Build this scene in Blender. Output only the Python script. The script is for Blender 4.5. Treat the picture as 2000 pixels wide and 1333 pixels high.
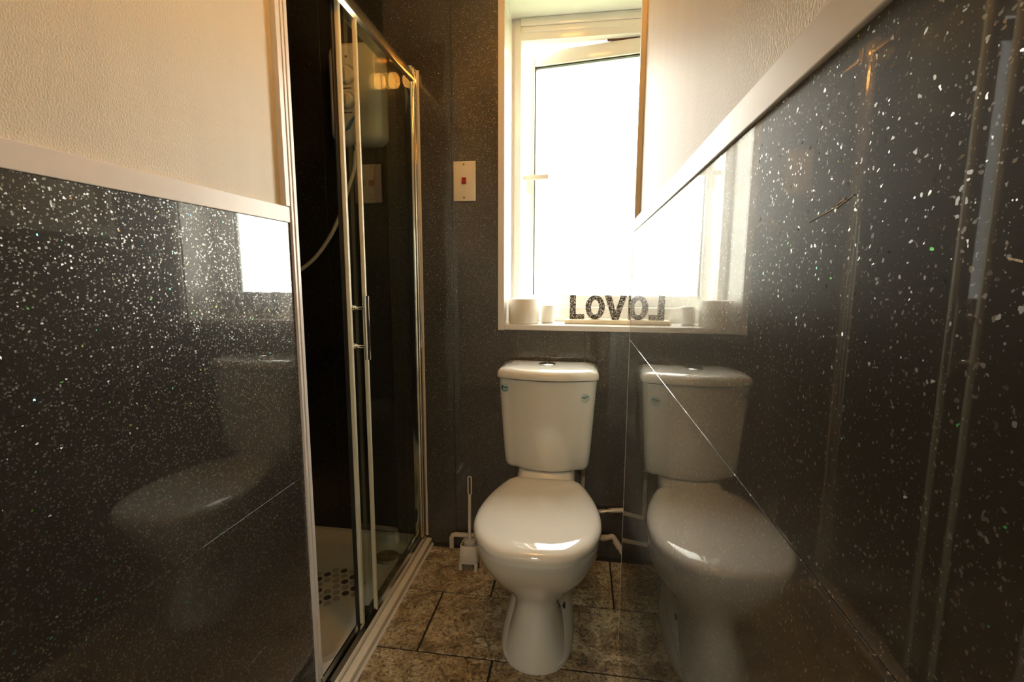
import bpy, bmesh, math, random
from mathutils import Vector, Matrix

random.seed(7)
for o in list(bpy.data.objects):
    bpy.data.objects.remove(o, do_unlink=True)
C = bpy.context.scene.collection
SC = bpy.context.scene
PI = math.pi

# ------------------------------------------------------------------ camera
cam_d = bpy.data.cameras.new('camera')
cam_d.sensor_fit = 'HORIZONTAL'
cam_d.sensor_width = 36.0
cam_d.lens = 16.541
cam_d.clip_start = 0.01
cam = bpy.data.objects.new('camera', cam_d)
C.objects.link(cam)
r_ = Vector((0.98927367, 0.14601963, 0.00398453))
d_ = Vector((0.02328337, -0.13069726, -0.99114888))
f_ = Vector((-0.14420642, 0.98061027, -0.13269518))
H = 1.12
cam.matrix_world = Matrix(((r_.x, -d_.x, -f_.x, 0.0), (r_.y, -d_.y, -f_.y, 0.0), (r_.z, -d_.z, -f_.z, H), (0, 0, 0, 1)))
SC.camera = cam

# ------------------------------------------------------------------ sky and exposure
SKY = 13.0
LAMP = 47.0
HALL_FILL = 92.0
world = bpy.data.worlds.new('overcast_sky')
SC.world = world
world.use_nodes = True
bg = world.node_tree.nodes['Background']
bg.inputs['Color'].default_value = (1.0, 0.96, 0.89, 1)
bg.inputs['Strength'].default_value = SKY
SC.view_settings.view_transform = 'Standard'
SC.view_settings.look = 'None'
SC.view_settings.gamma = 1.0
SC.view_settings.use_curve_mapping = False
SC.view_settings.exposure = 0.35
pl = bpy.data.lights.new('window_portal', 'AREA')     # sampling portal: emits nothing, guides rays to the sky in the window
pl.shape = 'RECTANGLE'; pl.size = 0.66; pl.size_y = 1.26
pl.cycles.is_portal = True
po = bpy.data.objects.new('window_portal', pl)
po.location = (0.0, 2.24, 1.54); po.rotation_euler = (-PI / 2, 0, 0)
C.objects.link(po)

# ------------------------------------------------------------------ materials
MATS = {}
def new_mat(name):
    m = bpy.data.materials.new(name); m.use_nodes = True
    nt = m.node_tree
    return m, nt, nt.nodes['Principled BSDF']
def N(nt, t, **kw):
    n = nt.nodes.new(t)
    for k, v in kw.items():
        if k.startswith('i_'):
            n.inputs[k[2:].replace('_', ' ')].default_value = v
        else:
            setattr(n, k, v)
    return n
def L(nt, a, b): nt.links.new(a, b)
def ramp(nt, fac, stops):
    n = nt.nodes.new('ShaderNodeValToRGB')
    while len(n.color_ramp.elements) > 1:
        n.color_ramp.elements.remove(n.color_ramp.elements[-1])
    n.color_ramp.elements[0].position = stops[0][0]; n.color_ramp.elements[0].color = (*stops[0][1], 1)
    for p, c in stops[1:]:
        e = n.color_ramp.elements.new(p); e.color = (*c, 1)
    L(nt, fac, n.inputs['Fac'])
    return n
def math_n(nt, op, a, b=None, c=None, clamp=False):
    n = nt.nodes.new('ShaderNodeMath'); n.operation = op; n.use_clamp = clamp
    for i, v in enumerate((a, b, c)):
        if v is None: continue
        if isinstance(v, (int, float)): n.inputs[i].default_value = v
        else: L(nt, v, n.inputs[i])
    return n.outputs[0]
def mix_c(nt, fac, a, b, mode='MIX'):
    n = nt.nodes.new('ShaderNodeMix'); n.data_type = 'RGBA'; n.blend_type = mode
    ins = [n.inputs[0], n.inputs[6], n.inputs[7]]
    for s, v in zip(ins, (fac, a, b)):
        if isinstance(v, (int, float)): s.default_value = v
        elif isinstance(v, tuple): s.default_value = (*v, 1)
        else: L(nt, v, s)
    return n.outputs[2]

def plain(name, col, rough=0.4, metal=0.0, coat=0.0, bump=None, var=0.06, vscale=14.0, spec=0.5):
    """A painted, moulded or metal surface: slight uneven tone, optional fine relief."""
    m, nt, p = new_mat(name)
    tc = N(nt, 'ShaderNodeNewGeometry')
    nz = N(nt, 'ShaderNodeTexNoise'); nz.inputs['Scale'].default_value = vscale; nz.inputs['Detail'].default_value = 4
    L(nt, tc.outputs['Position'], nz.inputs['Vector'])
    c = ramp(nt, nz.outputs['Fac'], [(0.3, tuple(x * (1 - var) for x in col)), (0.7, tuple(min(1, x * (1 + var)) for x in col))])
    L(nt, c.outputs['Color'], p.inputs['Base Color'])
    p.inputs['Roughness'].default_value = rough
    p.inputs['Metallic'].default_value = metal
    p.inputs['Coat Weight'].default_value = coat
    p.inputs['Specular IOR Level'].default_value = spec
    if bump:
        b = N(nt, 'ShaderNodeTexNoise'); b.inputs['Scale'].default_value = bump[0]; b.inputs['Detail'].default_value = 3
        L(nt, tc.outputs['Position'], b.inputs['Vector'])
        bn = N(nt, 'ShaderNodeBump'); bn.inputs['Strength'].default_value = bump[1]; bn.inputs['Distance'].default_value = bump[2]
        L(nt, b.outputs['Fac'], bn.inputs['Height']); L(nt, bn.outputs['Normal'], p.inputs['Normal'])
    MATS[name] = m
    return m

def glitter(name, base=(0.034, 0.0305, 0.025), flake_col=(0.33, 0.325, 0.30), scale=250.0, r0=-0.25, rough=0.016):
    """Dark gloss wall cladding with silver flakes set under a clear top layer."""
    m, nt, p = new_mat(name)
    g = N(nt, 'ShaderNodeNewGeometry')
    wob = N(nt, 'ShaderNodeTexNoise'); wob.inputs['Scale'].default_value = scale * 1.3; wob.inputs['Detail'].default_value = 1
    L(nt, g.outputs['Position'], wob.inputs['Vector'])
    sub = N(nt, 'ShaderNodeVectorMath', operation='SUBTRACT'); L(nt, wob.outputs['Color'], sub.inputs[0]); sub.inputs[1].default_value = (0.5, 0.5, 0.5)
    scl = N(nt, 'ShaderNodeVectorMath', operation='SCALE'); L(nt, sub.outputs[0], scl.inputs[0]); scl.inputs['Scale'].default_value = 0.0042
    add = N(nt, 'ShaderNodeVectorMath', operation='ADD'); L(nt, g.outputs['Position'], add.inputs[0]); L(nt, scl.outputs[0], add.inputs[1])
    v = N(nt, 'ShaderNodeTexVoronoi'); v.inputs['Scale'].default_value = scale
    L(nt, add.outputs[0], v.inputs['Vector'])
    sep = N(nt, 'ShaderNodeSeparateColor'); L(nt, v.outputs['Color'], sep.inputs[0])
    # flake radius differs from cell to cell, many cells are empty
    r = math_n(nt, 'MULTIPLY_ADD', sep.outputs[0], 0.75, r0)
    d = math_n(nt, 'SUBTRACT', r, v.outputs['Distance'])
    mask = math_n(nt, 'MULTIPLY', d, 22.0, clamp=True)
    # fine dust between the large flakes
    v2 = N(nt, 'ShaderNodeTexVoronoi'); v2.inputs['Scale'].default_value = scale * 2.6
    L(nt, g.outputs['Position'], v2.inputs['Vector'])
    sep2 = N(nt, 'ShaderNodeSeparateColor'); L(nt, v2.outputs['Color'], sep2.inputs[0])
    d2 = math_n(nt, 'SUBTRACT', math_n(nt, 'MULTIPLY_ADD', sep2.outputs[1], 0.6, -0.27), v2.outputs['Distance'])
    mask2 = math_n(nt, 'MULTIPLY', d2, 20.0, clamp=True)
    msk = math_n(nt, 'MAXIMUM', mask, math_n(nt, 'MULTIPLY', mask2, 0.55))
    # rare tinted flakes
    hue = N(nt, 'ShaderNodeCombineColor', mode='HSV'); L(nt, math_n(nt, 'MULTIPLY_ADD', sep.outputs[1], 0.50, 0.08), hue.inputs[0]); hue.inputs[1].default_value = 0.75; hue.inputs[2].default_value = 0.9
    rare = math_n(nt, 'GREATER_THAN', sep.outputs[2], 0.985)
    fc = mix_c(nt, rare, flake_col, hue.outputs[0])
    soft = N(nt, 'ShaderNodeTexNoise'); soft.inputs['Scale'].default_value = 5.0; L(nt, g.outputs['Position'], soft.inputs['Vector'])
    bc = ramp(nt, soft.outputs['Fac'], [(0.3, tuple(x * 0.85 for x in base)), (0.7, tuple(x * 1.15 for x in base))])
    col = mix_c(nt, msk, bc.outputs['Color'], fc)
    L(nt, col, p.inputs['Base Color'])
    L(nt, msk, p.inputs['Metallic'])
    p.inputs['Roughness'].default_value = 0.36
    # every flake lies at its own slant
    fn = N(nt, 'ShaderNodeVectorMath', operation='SUBTRACT'); L(nt, v.outputs['Color'], fn.inputs[0]); fn.inputs[1].default_value = (0.5, 0.5, 0.5)
    fs = N(nt, 'ShaderNodeVectorMath', operation='SCALE'); L(nt, fn.outputs[0], fs.inputs[0]); L(nt, math_n(nt, 'MULTIPLY', msk, math_n(nt, 'MULTIPLY_ADD', math_n(nt, 'GREATER_THAN', sep.outputs[1], 0.95), 0.6, 0.30)), fs.inputs['Scale'])
    fa = N(nt, 'ShaderNodeVectorMath', operation='ADD'); L(nt, fs.outputs[0], fa.inputs[0]); L(nt, g.outputs['Normal'], fa.inputs[1])
    fnm = N(nt, 'ShaderNodeVectorMath', operation='NORMALIZE'); L(nt, fa.outputs[0], fnm.inputs[0])
    L(nt, fnm.outputs[0], p.inputs['Normal'])
    p.inputs['Specular IOR Level'].default_value = 0.25
    p.inputs['Coat Weight'].default_value = 1.0
    p.inputs['Coat Roughness'].default_value = rough
    p.inputs['Coat IOR'].default_value = 1.58
    MATS[name] = m
    return m

def wallpaper(name, col):
    m, nt, p = new_mat(name)
    g = N(nt, 'ShaderNodeNewGeometry')
    mp = N(nt, 'ShaderNodeMapping'); mp.inputs['Scale'].default_value = (1, 1, 0.7)
    L(nt, g.outputs['Position'], mp.inputs['Vector'])
    a = N(nt, 'ShaderNodeTexNoise'); a.inputs['Scale'].default_value = 380; a.inputs['Detail'].default_value = 3; a.inputs['Roughness'].default_value = 0.55
    L(nt, mp.outputs[0], a.inputs['Vector'])
    b = N(nt, 'ShaderNodeTexNoise'); b.inputs['Scale'].default_value = 3.0; b.inputs['Detail'].default_value = 5
    mp2 = N(nt, 'ShaderNodeMapping'); mp2.inputs['Scale'].default_value = (4, 4, 0.6)
    L(nt, g.outputs['Position'], mp2.inputs['Vector']); L(nt, mp2.outputs[0], b.inputs['Vector'])
    c = ramp(nt, b.outputs['Fac'], [(0.3, tuple(x * 0.93 for x in col)), (0.7, col)])
    # a few scuffs
    s = N(nt, 'ShaderNodeTexVoronoi'); s.inputs['Scale'].default_value = 7.0; s.feature = 'F1'
    mp3 = N(nt, 'ShaderNodeMapping'); mp3.inputs['Scale'].default_value = (1.0, 1.0, 0.35); mp3.inputs['Location'].default_value = (0.3, 0.11, 0.07)
    L(nt, g.outputs['Position'], mp3.inputs['Vector']); L(nt, mp3.outputs[0], s.inputs['Vector'])
    sc = math_n(nt, 'LESS_THAN', s.outputs['Distance'], 0.022)
    cc = mix_c(nt, sc, c.outputs['Color'], tuple(x * 0.62 for x in col))
    L(nt, cc, p.inputs['Base Color'])
    p.inputs['Roughness'].default_value = 0.48
    bn = N(nt, 'ShaderNodeBump'); bn.inputs['Strength'].default_value = 0.6; bn.inputs['Distance'].default_value = 0.0013
    L(nt, a.outputs['Fac'], bn.inputs['Height']); L(nt, bn.outputs['Normal'], p.inputs['Normal'])
    MATS[name] = m
    return m

def stone_tile(name):
    m, nt, p = new_mat(name)
    g = N(nt, 'ShaderNodeNewGeometry'); oi = N(nt, 'ShaderNodeObjectInfo')
    off = N(nt, 'ShaderNodeVectorMath', operation='SCALE'); off.inputs[0].default_value = (9, 5, 7); L(nt, oi.outputs['Random'], off.inputs['Scale'])
    ad = N(nt, 'ShaderNodeVectorMath', operation='ADD'); L(nt, g.outputs['Position'], ad.inputs[0]); L(nt, off.outputs[0], ad.inputs[1])
    n1 = N(nt, 'ShaderNodeTexNoise'); n1.inputs['Scale'].default_value = 10; n1.inputs['Detail'].default_value = 8; n1.inputs['Roughness'].default_value = 0.68; n1.inputs['Distortion'].default_value = 1.3
    L(nt, ad.outputs[0], n1.inputs['Vector'])
    n2 = N(nt, 'ShaderNodeTexNoise'); n2.inputs['Scale'].default_value = 45; n2.inputs['Detail'].default_value = 9; n2.inputs['Distortion'].default_value = 2.6
    L(nt, ad.outputs[0], n2.inputs['Vector'])
    c1 = ramp(nt, n1.outputs['Fac'], [(0.30, (0.13, 0.092, 0.052)), (0.43, (0.30, 0.225, 0.13)), (0.54, (0.50, 0.41, 0.26)), (0.70, (0.70, 0.63, 0.48))])
    c2 = ramp(nt, n2.outputs['Fac'], [(0.36, (0.30, 0.25, 0.19)), (0.50, (0.9, 0.88, 0.84)), (0.66, (1.3, 1.25, 1.15))])
    c = mix_c(nt, 1.0, c1.outputs['Color'], c2.outputs['Color'], 'MULTIPLY')
    L(nt, c, p.inputs['Base Color'])
    p.inputs['Roughness'].default_value = 0.34
    bn = N(nt, 'ShaderNodeBump'); bn.inputs['Strength'].default_value = 0.25; bn.inputs['Distance'].default_value = 0.002
    L(nt, n2.outputs['Fac'], bn.inputs['Height']); L(nt, bn.outputs['Normal'], p.inputs['Normal'])
    MATS[name] = m
    return m

def clear_glass(name, tint=(0.97, 0.985, 0.975), ior=1.5, extra=0.0):
    """Thin pane: lets light straight through, mirrors by Fresnel."""
    m = bpy.data.materials.new(name); m.use_nodes = True
    nt = m.node_tree; nt.nodes.clear()
    out = N(nt, 'ShaderNodeOutputMaterial')
    tr = N(nt, 'ShaderNodeBsdfTransparent'); tr.inputs['Color'].default_value = (*tint, 1)
    gl = N(nt, 'ShaderNodeBsdfGlossy'); gl.inputs['Roughness'].default_value = 0.012
    g = N(nt, 'ShaderNodeNewGeometry')
    nz = N(nt, 'ShaderNodeTexNoise'); nz.inputs['Scale'].default_value = 3.0; L(nt, g.outputs['Position'], nz.inputs['Vector'])
    fr = N(nt, 'ShaderNodeFresnel'); fr.inputs['IOR'].default_value = ior
    k = math_n(nt, 'MULTIPLY_ADD', nz.outputs['Fac'], 0.02, fr.outputs[0], clamp=True)
    k = math_n(nt, 'MULTIPLY', k, math_n(nt, 'SUBTRACT', 1.0, g.outputs['Backfacing']))
    if extra:                                   # obscured glass scatters part of the daylight
        tl_ = N(nt, 'ShaderNodeBsdfTranslucent'); tl_.inputs['Color'].default_value = (*tint, 1)
        m0 = N(nt, 'ShaderNodeMixShader'); m0.inputs[0].default_value = extra
        L(nt, tr.outputs[0], m0.inputs[1]); L(nt, tl_.outputs[0], m0.inputs[2]); tr = m0
    mx = N(nt, 'ShaderNodeMixShader'); L(nt, k, mx.inputs[0]); L(nt, tr.outputs[0], mx.inputs[1]); L(nt, gl.outputs[0], mx.inputs[2])
    L(nt, mx.outputs[0], out.inputs['Surface'])
    MATS[name] = m
    return m

def letter_glitter(name):
    m, nt, p = new_mat(name)
    g = N(nt, 'ShaderNodeNewGeometry')
    v = N(nt, 'ShaderNodeTexVoronoi'); v.inputs['Scale'].default_value = 330
    L(nt, g.outputs['Position'], v.inputs['Vector'])
    s = N(nt, 'ShaderNodeSeparateColor'); L(nt, v.outputs['Color'], s.inputs[0])
    c = ramp(nt, s.outputs[0], [(0.0, (0.012, 0.011, 0.010)), (0.42, (0.03, 0.028, 0.025)), (0.6, (0.16, 0.15, 0.14)), (0.8, (0.5, 0.47, 0.43)), (1.0, (0.85, 0.82, 0.76))])
    L(nt, c.outputs['Color'], p.inputs['Base Color'])
    p.inputs['Roughness'].default_value = 0.5
    bn = N(nt, 'ShaderNodeBump'); bn.inputs['Strength'].default_value = 0.7; bn.inputs['Distance'].default_value = 0.001
    L(nt, s.outputs[1], bn.inputs['Height']); L(nt, bn.outputs['Normal'], p.inputs['Normal'])
    MATS[name] = m

def emit(name, col, strength):
    m, nt, p = new_mat(name)
    g = N(nt, 'ShaderNodeNewGeometry')
    w = N(nt, 'ShaderNodeTexNoise'); w.inputs['Scale'].default_value = 25; L(nt, g.outputs['Position'], w.inputs['Vector'])
    c = ramp(nt, w.outputs['Fac'], [(0.3, tuple(x * 0.9 for x in col)), (0.7, col)])
    L(nt, c.outputs['Color'], p.inputs['Emission Color'])
    p.inputs['Emission Strength'].default_value = strength
    p.inputs['Base Color'].default_value = (*col, 1)
    MATS[name] = m

glitter('cladding')
glitter('back_cladding', base=(0.054, 0.048, 0.041), flake_col=(0.25, 0.245, 0.23), scale=320.0, r0=-0.285)
glitter('shaded_cladding', base=(0.020, 0.018, 0.015), flake_col=(0.14, 0.135, 0.12), r0=-0.33)  # same glitter boards, with the shower's shade put into the base colour
wallpaper('wallpaper', (0.70, 0.655, 0.545))
stone_tile('stone_tile')
plain('grout', (0.022, 0.018, 0.014), 0.8, bump=(300, 0.4, 0.001))
plain('plaster', (0.72, 0.68, 0.6), 0.7, bump=(60, 0.2, 0.002))
plain('ceiling_paint', (0.78, 0.74, 0.66), 0.75, bump=(90, 0.2, 0.002))
plain('white_pvc', (0.80, 0.77, 0.745), 0.3, var=0.03, vscale=8)
plain('window_pvc', (0.86, 0.85, 0.80), 0.16, var=0.02)
plain('cream_trim', (0.74, 0.68, 0.56), 0.38, var=0.06)
plain('ceramic', (0.83, 0.82, 0.75), 0.10, coat=1.0, var=0.015, vscale=5)
plain('seat_plastic', (0.88, 0.87, 0.81), 0.05, coat=0.6, var=0.01)
plain('tray_white', (0.72, 0.70, 0.64), 0.22, coat=0.4, var=0.05)
plain('mat_dot', (0.10, 0.085, 0.085), 0.45)
plain('mat_dot_pale', (0.42, 0.39, 0.36), 0.45)
plain('chrome', (0.82, 0.79, 0.72), 0.10, metal=1.0, var=0.02)
plain('satin_alu', (0.74, 0.69, 0.56), 0.28, metal=1.0, var=0.03)
plain('pale_seal', (0.70, 0.68, 0.52), 0.3, var=0.04)
plain('black_seal', (0.012, 0.011, 0.010), 0.5)
plain('shower_plastic', (0.80, 0.77, 0.70), 0.25, var=0.02)
plain('blue_print', (0.03, 0.20, 0.42), 0.4)
plain('dark_print', (0.05, 0.06, 0.08), 0.5)
plain('hose_plastic', (0.62, 0.58, 0.50), 0.3, bump=(500, 0.5, 0.001))
plain('switch_plate', (0.82, 0.76, 0.64), 0.3, var=0.02)
plain('red_plastic', (0.36, 0.008, 0.010), 0.28)
plain('screw_metal', (0.30, 0.24, 0.16), 0.35, metal=1.0)
plain('paper', (0.84, 0.79, 0.70), 0.9, bump=(260, 0.35, 0.0012), var=0.03)
plain('cardboard', (0.42, 0.31, 0.2), 0.85)
plain('scuff', (0.62, 0.56, 0.46), 0.6, var=0.5, vscale=900)
plain('pale_wood', (0.72, 0.60, 0.42), 0.5, var=0.1, vscale=30)
plain('pipe_white', (0.66, 0.58, 0.48), 0.4, var=0.08, vscale=30)
plain('valve_metal', (0.38, 0.33, 0.26), 0.3, metal=1.0)
plain('brush_plastic', (0.72, 0.68, 0.60), 0.35)
plain('bristle', (0.6, 0.58, 0.54), 0.8, bump=(400, 0.8, 0.002))
plain('sticker_pale', (0.55, 0.62, 0.56), 0.3, var=0.03)
plain('sticker_teal', (0.04, 0.15, 0.17), 0.35)
plain('sticker_blue', (0.10, 0.34, 0.52), 0.35)
plain('rust_metal', (0.16, 0.07, 0.035), 0.55, metal=0.6, var=0.3, vscale=60)
plain('lawn', (0.16, 0.22, 0.06), 0.9, bump=(40, 0.6, 0.02), var=0.3)
plain('leaf', (0.075, 0.085, 0.006), 0.6, var=0.25)
plain('bark', (0.15, 0.10, 0.06), 0.9, bump=(60, 0.6, 0.01))
plain('door_paint', (0.72, 0.69, 0.62), 0.4)
plain('brass', (0.7, 0.5, 0.2), 0.2, metal=1.0)
clear_glass('door_glass', (0.90, 0.935, 0.91), 1.5)
clear_glass('window_glass', (0.97, 0.98, 0.96), 1.45, 0.07)
letter_glitter('letter_glitter')
emit('fill_globe_glass', (1.0, 0.94, 0.80), HALL_FILL)  # glow of the added lamp on the landing
emit('lamp_glass', (1.0, 0.44, 0.075), LAMP)

# ------------------------------------------------------------------ builders
def link_mesh(name, bm, mat, parent=None, smooth=False, sharp=35):
    me = bpy.data.meshes.new(name)
    bm.normal_update()
    bm.to_mesh(me); bm.free()
    me.materials.append(MATS[mat])
    if smooth:
        for p in me.polygons: p.use_smooth = True
        me.set_sharp_from_angle(angle=math.radians(sharp))
    o = bpy.data.objects.new(name, me)
    C.objects.link(o)
    if parent is not None:
        o.parent = parent
        o.matrix_parent_inverse = parent.matrix_world.inverted() if False else Matrix.Identity(4)
    return o
def tag(o, label, cat, group=None, kind=None):
    o['label'] = label; o['category'] = cat
    if group: o['group'] = group
    if kind: o['kind'] = kind
    return o
def thing(name, label, cat, loc=(0, 0, 0), group=None, kind=None):
    o = bpy.data.objects.new(name, None); C.objects.link(o)
    o.location = loc; o.empty_display_size = 0.05
    tag(o, label, cat, group, kind)
    return o
def rel(parent):
    """offset that turns world coordinates into the parent's"""
    l = Vector((0, 0, 0)); p = parent
    while p is not None:
        l += p.location; p = p.parent
    return -l
def shift(bm, v):
    bmesh.ops.translate(bm, verts=bm.verts, vec=v)
    return bm
def part(name, bm, mat, parent, smooth=False, sharp=35):
    """bm is in world coordinates; the part keeps its place under the parent"""
    return link_mesh(name, shift(bm, rel(parent)), mat, parent, smooth, sharp)
def add_box(bm, x0, x1, y0, y1, z0, z1, bev=0.0, seg=2):
    b = bmesh.new()
    bmesh.ops.create_cube(b, size=1.0)
    bmesh.ops.scale(b, verts=b.verts, vec=(abs(x1 - x0), abs(y1 - y0), abs(z1 - z0)))
    bmesh.ops.translate(b, verts=b.verts, vec=((x0 + x1) / 2, (y0 + y1) / 2, (z0 + z1) / 2))
    if bev > 0:
        bmesh.ops.bevel(b, geom=b.edges[:], offset=bev, segments=seg, profile=0.5, affect='EDGES')
    merge(bm, b)
    return bm
def merge(bm, b):
    me = bpy.data.meshes.new('tmp'); b.to_mesh(me); b.free(); bm.from_mesh(me); bpy.data.meshes.remove(me)
def box(x0, x1, y0, y1, z0, z1, bev=0.0, seg=2):
    return add_box(bmesh.new(), x0, x1, y0, y1, z0, z1, bev, seg)
def loft(rings, cap0=True, cap1=True):
    bm = bmesh.new(); vs = [[bm.verts.new(p) for p in r] for r in rings]
    n = len(rings[0])
    for a, b in zip(vs[:-1], vs[1:]):
        for i in range(n):
            bm.faces.new((a[i], a[(i + 1) % n], b[(i + 1) % n], b[i]))
    if cap0: bm.faces.new(list(reversed(vs[0])))
    if cap1: bm.faces.new(vs[-1])
    bmesh.ops.recalc_face_normals(bm, faces=bm.faces)
    return bm
def lathe(cx, cy, prof, n=40, cap0=True, cap1=True):
    return loft([[(cx + r * math.cos(2 * PI * i / n), cy + r * math.sin(2 * PI * i / n), z) for i in range(n)] for r, z in prof], cap0, cap1)
def tube(bm, pts, rad, n=12, smooth_steps=0):
    """round tube along a polyline, capped"""
    P = [Vector(p) for p in pts]
    if smooth_steps:
        Q = []
        for i in range(len(P) - 1):
            p0 = P[max(0, i - 1)]; p1 = P[i]; p2 = P[i + 1]; p3 = P[min(len(P) - 1, i + 2)]
            for k in range(smooth_steps):
                t = k / smooth_steps
                Q.append(0.5 * ((2 * p1) + (-p0 + p2) * t + (2 * p0 - 5 * p1 + 4 * p2 - p3) * t * t + (-p0 + 3 * p1 - 3 * p2 + p3) * t ** 3))
        Q.append(P[-1]); P = Q
    rad = rad if isinstance(rad, (list, tuple)) else [rad] * len(P)
    rings = []; up = None
    for i, p in enumerate(P):
        t = (P[min(i + 1, len(P) - 1)] - P[max(i - 1, 0)]).normalized()
        if up is None:
            up = Vector((0, 0, 1)) if abs(t.z) < 0.9 else Vector((1, 0, 0))
        a = t.cross(up).normalized(); b = a.cross(t).normalized(); up = b
        rings.append([p + rad[i] * (math.cos(2 * PI * k / n) * a + math.sin(2 * PI * k / n) * b) for k in range(n)])
    merge(bm, loft(rings))
    return bm
def prism(outline, axis, a0, a1, bev=0.0):
    """extrude a 2-D outline (u, v) along an axis; axis 'y': (x, z), 'x': (y, z), 'z': (x, y)"""
    def P(u, v, a):
        return {'y': (u, a, v), 'x': (a, u, v), 'z': (u, v, a)}[axis]
    bm = loft([[P(u, v, a0) for u, v in outline], [P(u, v, a1) for u, v in outline]])
    if bev > 0:
        bmesh.ops.bevel(bm, geom=bm.edges[:], offset=bev, segments=1, affect='EDGES')
    return bm

# ------------------------------------------------------------------ the room
D = 1.80            # face of the back wall cladding
RX = 0.138          # face of the right wall cladding
RY = 1.36           # far end of the right wall
LX = -0.685         # face of the left wall cladding
LY = 1.066          # far end of the left wall
YN = -1.0           # wall behind the photographer
CEIL = 2.32
XL, XR = -1.45, 0.66
WX0, WX1, WZ0, WZ1 = -0.295, 0.315, 0.941, 2.130      # window opening inside its lining

# floor: dark bed with stone tiles laid in running bond
floor = link_mesh('floor', box(XL - 0.1, XR + 0.1, YN - 0.1, D + 0.1, -0.10, -0.004), 'grout')
tag(floor, 'brown mottled stone floor tiles with thin dark joints', 'floor', kind='structure')
TW, TD, G = 0.43, 0.276, 0.0062
y_edges = [D + 0.0 - 0.015] + [1.508 - k * TD for k in range(0, 10)]
phase = [0.135, -0.468, -0.236]
fl = rel(floor)
for row in range(len(y_edges) - 1):
    y1, y0 = y_edges[row], y_edges[row + 1]
    ph = phase[row % 3] if row < 3 else (phase[1] if row % 2 else phase[2])
    x = ph - 4 * TW
    while x < XR + 0.1:
        a, b = max(x, -0.60 if y1 > 1.04 else -0.74), min(x + TW, XR)
        if y1 < LY - 0.02 and b < -0.73: x += TW; continue
        if b - a > 0.03 and not (y1 < RY and a > 0.16):
            bb = b
            t = part('tile', box(a + G / 2, bb - G / 2, max(y0, YN) + G / 2, y1 - G / 2, -0.02, 0.0, 0.0012, 1), 'stone_tile', floor)
        x += TW

ceiling = link_mesh('ceiling', box(XL - 0.1, XR + 0.1, YN - 0.1, D + 0.26, CEIL, CEIL + 0.1), 'ceiling_paint')
tag(ceiling, 'white painted ceiling over the narrow shower room', 'ceiling', kind='structure')

# back wall with the window opening
bm = bmesh.new()
for (x0, x1, z0, z1) in ((XL - 0.1, WX0 - 0.014, 0.0, CEIL), (WX1 + 0.014, XR + 0.1, 0.0, CEIL), (WX0 - 0.014, WX1 + 0.014, 0.0, WZ0 - 0.016), (WX0 - 0.014, WX1 + 0.014, WZ1 + 0.014, CEIL)):
    add_box(bm, x0, x1, D + 0.009, D + 0.26, z0, z1)
wall_back = link_mesh('wall_back', bm, 'plaster')
tag(wall_back, 'back wall clad in dark glitter panels around the window', 'wall', kind='structure')
# upright panels, 250 mm wide, cut round the window
PW = 0.2575
DX_BACK = 0.018 - 3 * PW     # boards left of here have the shower's shade in their colour
cuts = sorted([0.018 + k * PW for k in range(-5, 3)] + [XL, XR])
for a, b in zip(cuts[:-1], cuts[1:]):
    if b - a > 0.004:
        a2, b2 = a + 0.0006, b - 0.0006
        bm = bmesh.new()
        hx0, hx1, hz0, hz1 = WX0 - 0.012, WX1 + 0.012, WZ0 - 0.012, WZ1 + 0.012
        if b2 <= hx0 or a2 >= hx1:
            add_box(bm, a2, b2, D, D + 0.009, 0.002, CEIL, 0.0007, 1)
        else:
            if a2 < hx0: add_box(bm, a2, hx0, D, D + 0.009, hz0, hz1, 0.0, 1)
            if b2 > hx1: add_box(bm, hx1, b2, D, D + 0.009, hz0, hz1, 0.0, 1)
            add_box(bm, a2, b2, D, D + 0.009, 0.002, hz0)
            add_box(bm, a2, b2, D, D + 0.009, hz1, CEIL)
        part('panel', bm, 'shaded_cladding' if b < DX_BACK + 0.001 else 'back_cladding', wall_back)

# left wall: papered above, cladding planks below
wall_left = link_mesh('wall_left', box(XL - 0.1, -0.695, YN - 0.1, LY - 0.012, 0.0, CEIL), 'wallpaper')
tag(wall_left, 'left wall with cream textured paper above dark glitter panels', 'wall', kind='structure')
JZ = [0.002, 0.295, 0.622, 0.948, 1.247]
for z0, z1 in zip(JZ[:-1], JZ[1:]):
    part('panel', box(-0.696, LX, YN, LY - 0.018, z0 + 0.0003, z1 - 0.0003, 0.0001, 1), 'cladding', wall_left)
part('shower_end_panel', box(XL, -0.70, LY - 0.0125, LY - 0.003, 0.002, CEIL), 'shaded_cladding', wall_left)
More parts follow.
